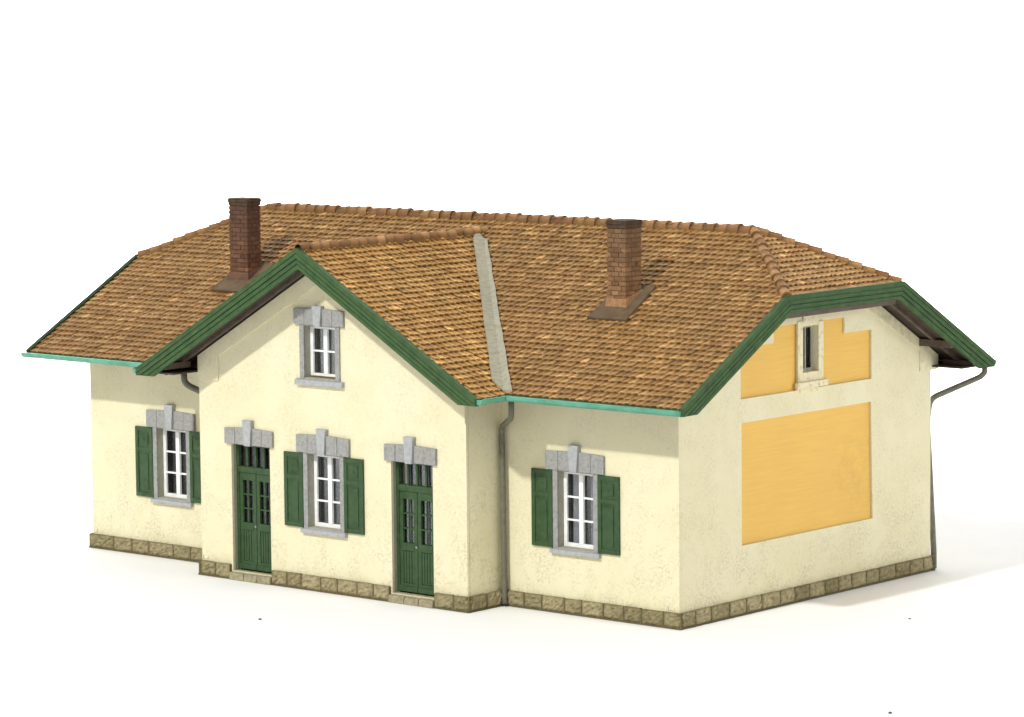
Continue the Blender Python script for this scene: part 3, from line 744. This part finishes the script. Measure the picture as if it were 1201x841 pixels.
window(-7.77, -PR, 4.06, 5.11, .52, 2, (.65, 5.10, 5.43, 5.475), (.615, 3.95, 4.062), False)

def door(cx, yw):
    hw = .52; r = .13; y0 = yw + r; zb_, zt_ = .185, 2.668
    fr_ = MB()                                   # green frame and transom bars
    st = .07
    fr_.box(cx - hw, cx - hw + st, y0, y0 + .07, zb_, zt_); fr_.box(cx + hw - st, cx + hw, y0, y0 + .07, zb_, zt_)
    fr_.box(cx - hw + st, cx + hw - st, y0 - .012, y0 + .07, 2.10, 2.215); fr_.box(cx - hw + st, cx + hw - st, y0 + .002, y0 + .07, zt_ - .05, zt_)
    for k in (1, 2, 3):
        x = cx - hw + st + (2 * hw - 2 * st) * k / 4; fr_.box(x - .022, x + .022, y0 + .004, y0 + .05, 2.215, zt_ - .05)
    dr = fr_.build('door', M['door_green'], house, .004)
    rv = MB()
    rv.box(cx - hw - .05, cx - hw - .001, yw + .064, y0 + .2, .17, zt_); rv.box(cx + hw + .001, cx + hw + .05, yw + .064, y0 + .2, .17, zt_)
    rv.build('reveal', M['reveal'], dr)
    for s in (-1, 1):
        lf = MB(); a, b_ = sorted((cx + s * .006, cx + s * (hw - st - .004))); f0, f1 = y0 + .012, y0 + .06
        z0, z1 = zb_ + .02, 2.095; sw = .085
        lf.box(a, a + sw, f0, f1, z0, z1); lf.box(b_ - sw, b_, f0, f1, z0, z1)
        lf.box(a + sw, b_ - sw, f0 + .002, f1, 1.95, z1); lf.box(a + sw, b_ - sw, f0 - .006, f1, .98, 1.12); lf.box(a + sw, b_ - sw, f0 + .002, f1, z0, .36)
        lf.box(a + sw, b_ - sw, f0 + .022, f1, .36, .98)              # lower panel with boards
        n = 4; wb = (b_ - a - 2 * sw) / n
        for k in range(n): lf.box(a + sw + wb * k + .007, a + sw + wb * (k + 1) - .007, f0 + .008, f0 + .0215, .375, .965)
        lf.box(a + .0, b_ - .0, f0 - .022, f0 - .001, z0 + .0, z0 + .10)   # weather board
        xm = (a + b_) / 2; lf.box(xm - .014, xm + .014, f0 + .008, f1 - .01, 1.12, 1.95)
        for k in (1, 2): zz = 1.12 + .83 * k / 3; lf.box(a + sw, b_ - sw, f0 + .010, f1 - .012, zz - .014, zz + .014)
        lf.build('leaf', M['door_green'], dr, .003)
    MB().box(cx - hw + .05, cx + hw - .05, y0 + .062, y0 + .067, 1.1, zt_ - .03).build('pane', M['glass'], dr)
    cu = MB()                                    # grey strips behind the glass, imitating pale reflections in the panes
    for q in (-.335, -.10, .12, .35): cu.box(cx + q - .055, cx + q + .055, y0 + .16, y0 + .17, 1.1, 2.64)
    cu.build('reflection_strip', M['grey_panel'], dr)
    MB().box(cx - .9, cx + .7, y0 + .45, y0 + .48, .1, 2.9).build('backing', M['dark'], dr)  # added dark board standing in for the shade behind the door
    lintel_parts(dr, cx, yw, .645, 2.67, 3.01, 3.16)
    th = MB(); xs = [cx - .56, cx - .16, cx + .2, cx + .56]
    for a, b_ in zip(xs, xs[1:]):
        t = random.uniform(.155, .172)
        th.hexa([(a + .006, yw - .10, .0), (b_ - .006, yw - .10, .0), (b_ - .006, y0 + .02, .0), (a + .006, y0 + .02, .0), (a + .01, yw - .085, t - .03), (b_ - .01, yw - .085, t - .03), (b_ - .006, y0 + .02, .178), (a + .006, y0 + .02, .178)])
    th.build('threshold', M['threshold'], dr, .012)
    MB().tube([(cx - .02, y0 + .011, 1.06), (cx - .02, y0 - .012, 1.06)], .017, 8).build('knob', M['key'], dr)
for dx in doors: door(dx, -PR)

# ------------------------------------------------------------------ small window of the end wall
w = MB()
w.box(-.001 + .002, .030, 3.575, 3.735, 4.10, 5.24); w.box(.001, .030, 4.225, 4.385, 4.10, 5.20)
w.box(.001, .027, 3.735, 4.225, 5.135, 5.40); w.box(.001, .028, 3.735, 4.225, 4.10, 4.275)
win = w.build('window', M['trim_dirty'], house, .01)
w = MB().prism(rect(3.70, 4.26, 4.24, 5.18), endf(0), .047, .17, [rect(3.738, 4.222, 4.272, 5.14)]); w.build('reveal', M['trim_dirty'], win)
MB().box(.001, .085, 3.50, 4.47, 3.985, 4.105).build('sill', M['trim_dirty'], win, .012)
MB().box(.001, .020, 3.66, 4.22, 3.90, 3.984).build('apron', M['trim_dirty'], win, .004)
fm = MB(); fm.box(-.13, -.10, 3.74, 3.79, 4.27, 5.14); fm.box(-.13, -.10, 4.17, 4.22, 4.27, 5.14); fm.box(-.13, -.10, 3.79, 4.17, 4.27, 4.33); fm.box(-.13, -.10, 3.79, 4.17, 5.09, 5.14); fm.box(-.128, -.10, 3.965, 3.995, 4.33, 5.09)
fm.build('frame', M['reveal'], win)
MB().box(-.14, -.135, 3.76, 4.2, 4.28, 5.13).build('pane', M['glass'], win)
MB().box(-.40, -.38, 3.5, 4.7, 4.0, 5.4).build('backing', M['dark'], win)  # added dark board, interior shade put into its colour

# ------------------------------------------------------------------ crumbs on the paper
def crumb(x, y, s, label, name='crumb'):
    bm = bmesh.new(); bmesh.ops.create_icosphere(bm, subdivisions=2, radius=s)
    for v in bm.verts: v.co = Vector((v.co.x * random.uniform(.8, 1.5), v.co.y * random.uniform(.7, 1.1), v.co.z * .55 * random.uniform(.8, 1.1)))
    zmin = min(v.co.z for v in bm.verts)
    for v in bm.verts: v.co.z -= zmin
    me = bpy.data.meshes.new(name); bm.to_mesh(me); bm.free(); me.materials.append(M['crumb'])
    o = bpy.data.objects.new(name, me); COL.objects.link(o); o.location = (x, y, 0); o['label'] = label; o['category'] = 'crumb'; o['group'] = 'crumbs lying on the white surface'
crumb(-6.655, -3.883, .030, 'tiny dark crumb on the white surface in front of the left green door')
crumb(.667 + 2.0, 3.949 - .6, .022, 'tiny dark crumb on the white surface beside the ochre panelled end wall')
crumb(7.081, -3.73, .030, 'tiny dark crumb at the lower right edge of the white surface')

# ------------------------------------------------------------------ light: one key lamp high in front, weak fill from the right, white studio
w = bpy.data.worlds.new('World'); scene.world = w; w.use_nodes = True
bg = w.node_tree.nodes['Background']; bg.inputs[0].default_value = (1, .995, .985, 1); bg.inputs[1].default_value = .66
def area(name, loc, target, size, power, col=(1, 1, 1)):
    l = bpy.data.lights.new(name, 'AREA'); l.shape = 'DISK'; l.size = size; l.energy = power; l.color = col
    o = bpy.data.objects.new(name, l); COL.objects.link(o); o.location = loc
    o.rotation_euler = (Vector(target) - Vector(loc)).to_track_quat('-Z', 'Y').to_euler(); return o
d = Vector((.03, -1, .86)).normalized()
area('key_lamp', Vector((-7, 0, 2)) + d * 150, (-7, 0, 2), 6.5, 150 * 150 * math.pi * math.pi * .76, (1, .985, .955))
area('fill_lamp', (45, 6, 16), (0, 4, 3), 16, 45 * 45 * math.pi * math.pi * .30, (1, .985, .96))
pb = cam_xy + fwd * 104
for q in (-28, 28):                     # two added lamps out of view, only to whiten the backdrop
    pq = pb + side * q; area('backdrop_fill', (pq.x, pq.y, 32), (pq.x + fwd.x * 27, pq.y + fwd.y * 27, 13), 12, 60000)

# ------------------------------------------------------------------ camera
cd = bpy.data.cameras.new('camera'); cam = bpy.data.objects.new('camera', cd); COL.objects.link(cam); scene.camera = cam
cd.sensor_width = 36; cd.lens = 4159.345 / 1201 * 36; cd.clip_end = 1000; cd.clip_start = .5
Rz = lambda a: Matrix.Rotation(R(a), 4, 'Z'); Rx = Matrix.Rotation(R(83.919), 4, 'X')
cam.matrix_world = Matrix.Translation((38.289, -49.407, 11.556)) @ Rz(40.481) @ Rx @ Rz(-.542)
cd.shift_x = (600.5 - 600.043) / 1201; cd.shift_y = -(420.5 - 419.865) / 1201
scene.view_settings.view_transform = 'Standard'; scene.view_settings.look = 'None'; scene.view_settings.exposure = 0
scene.render.engine = 'CYCLES'; scene.cycles.max_bounces = 8; scene.cycles.diffuse_bounces = 5; scene.cycles.transparent_max_bounces = 8
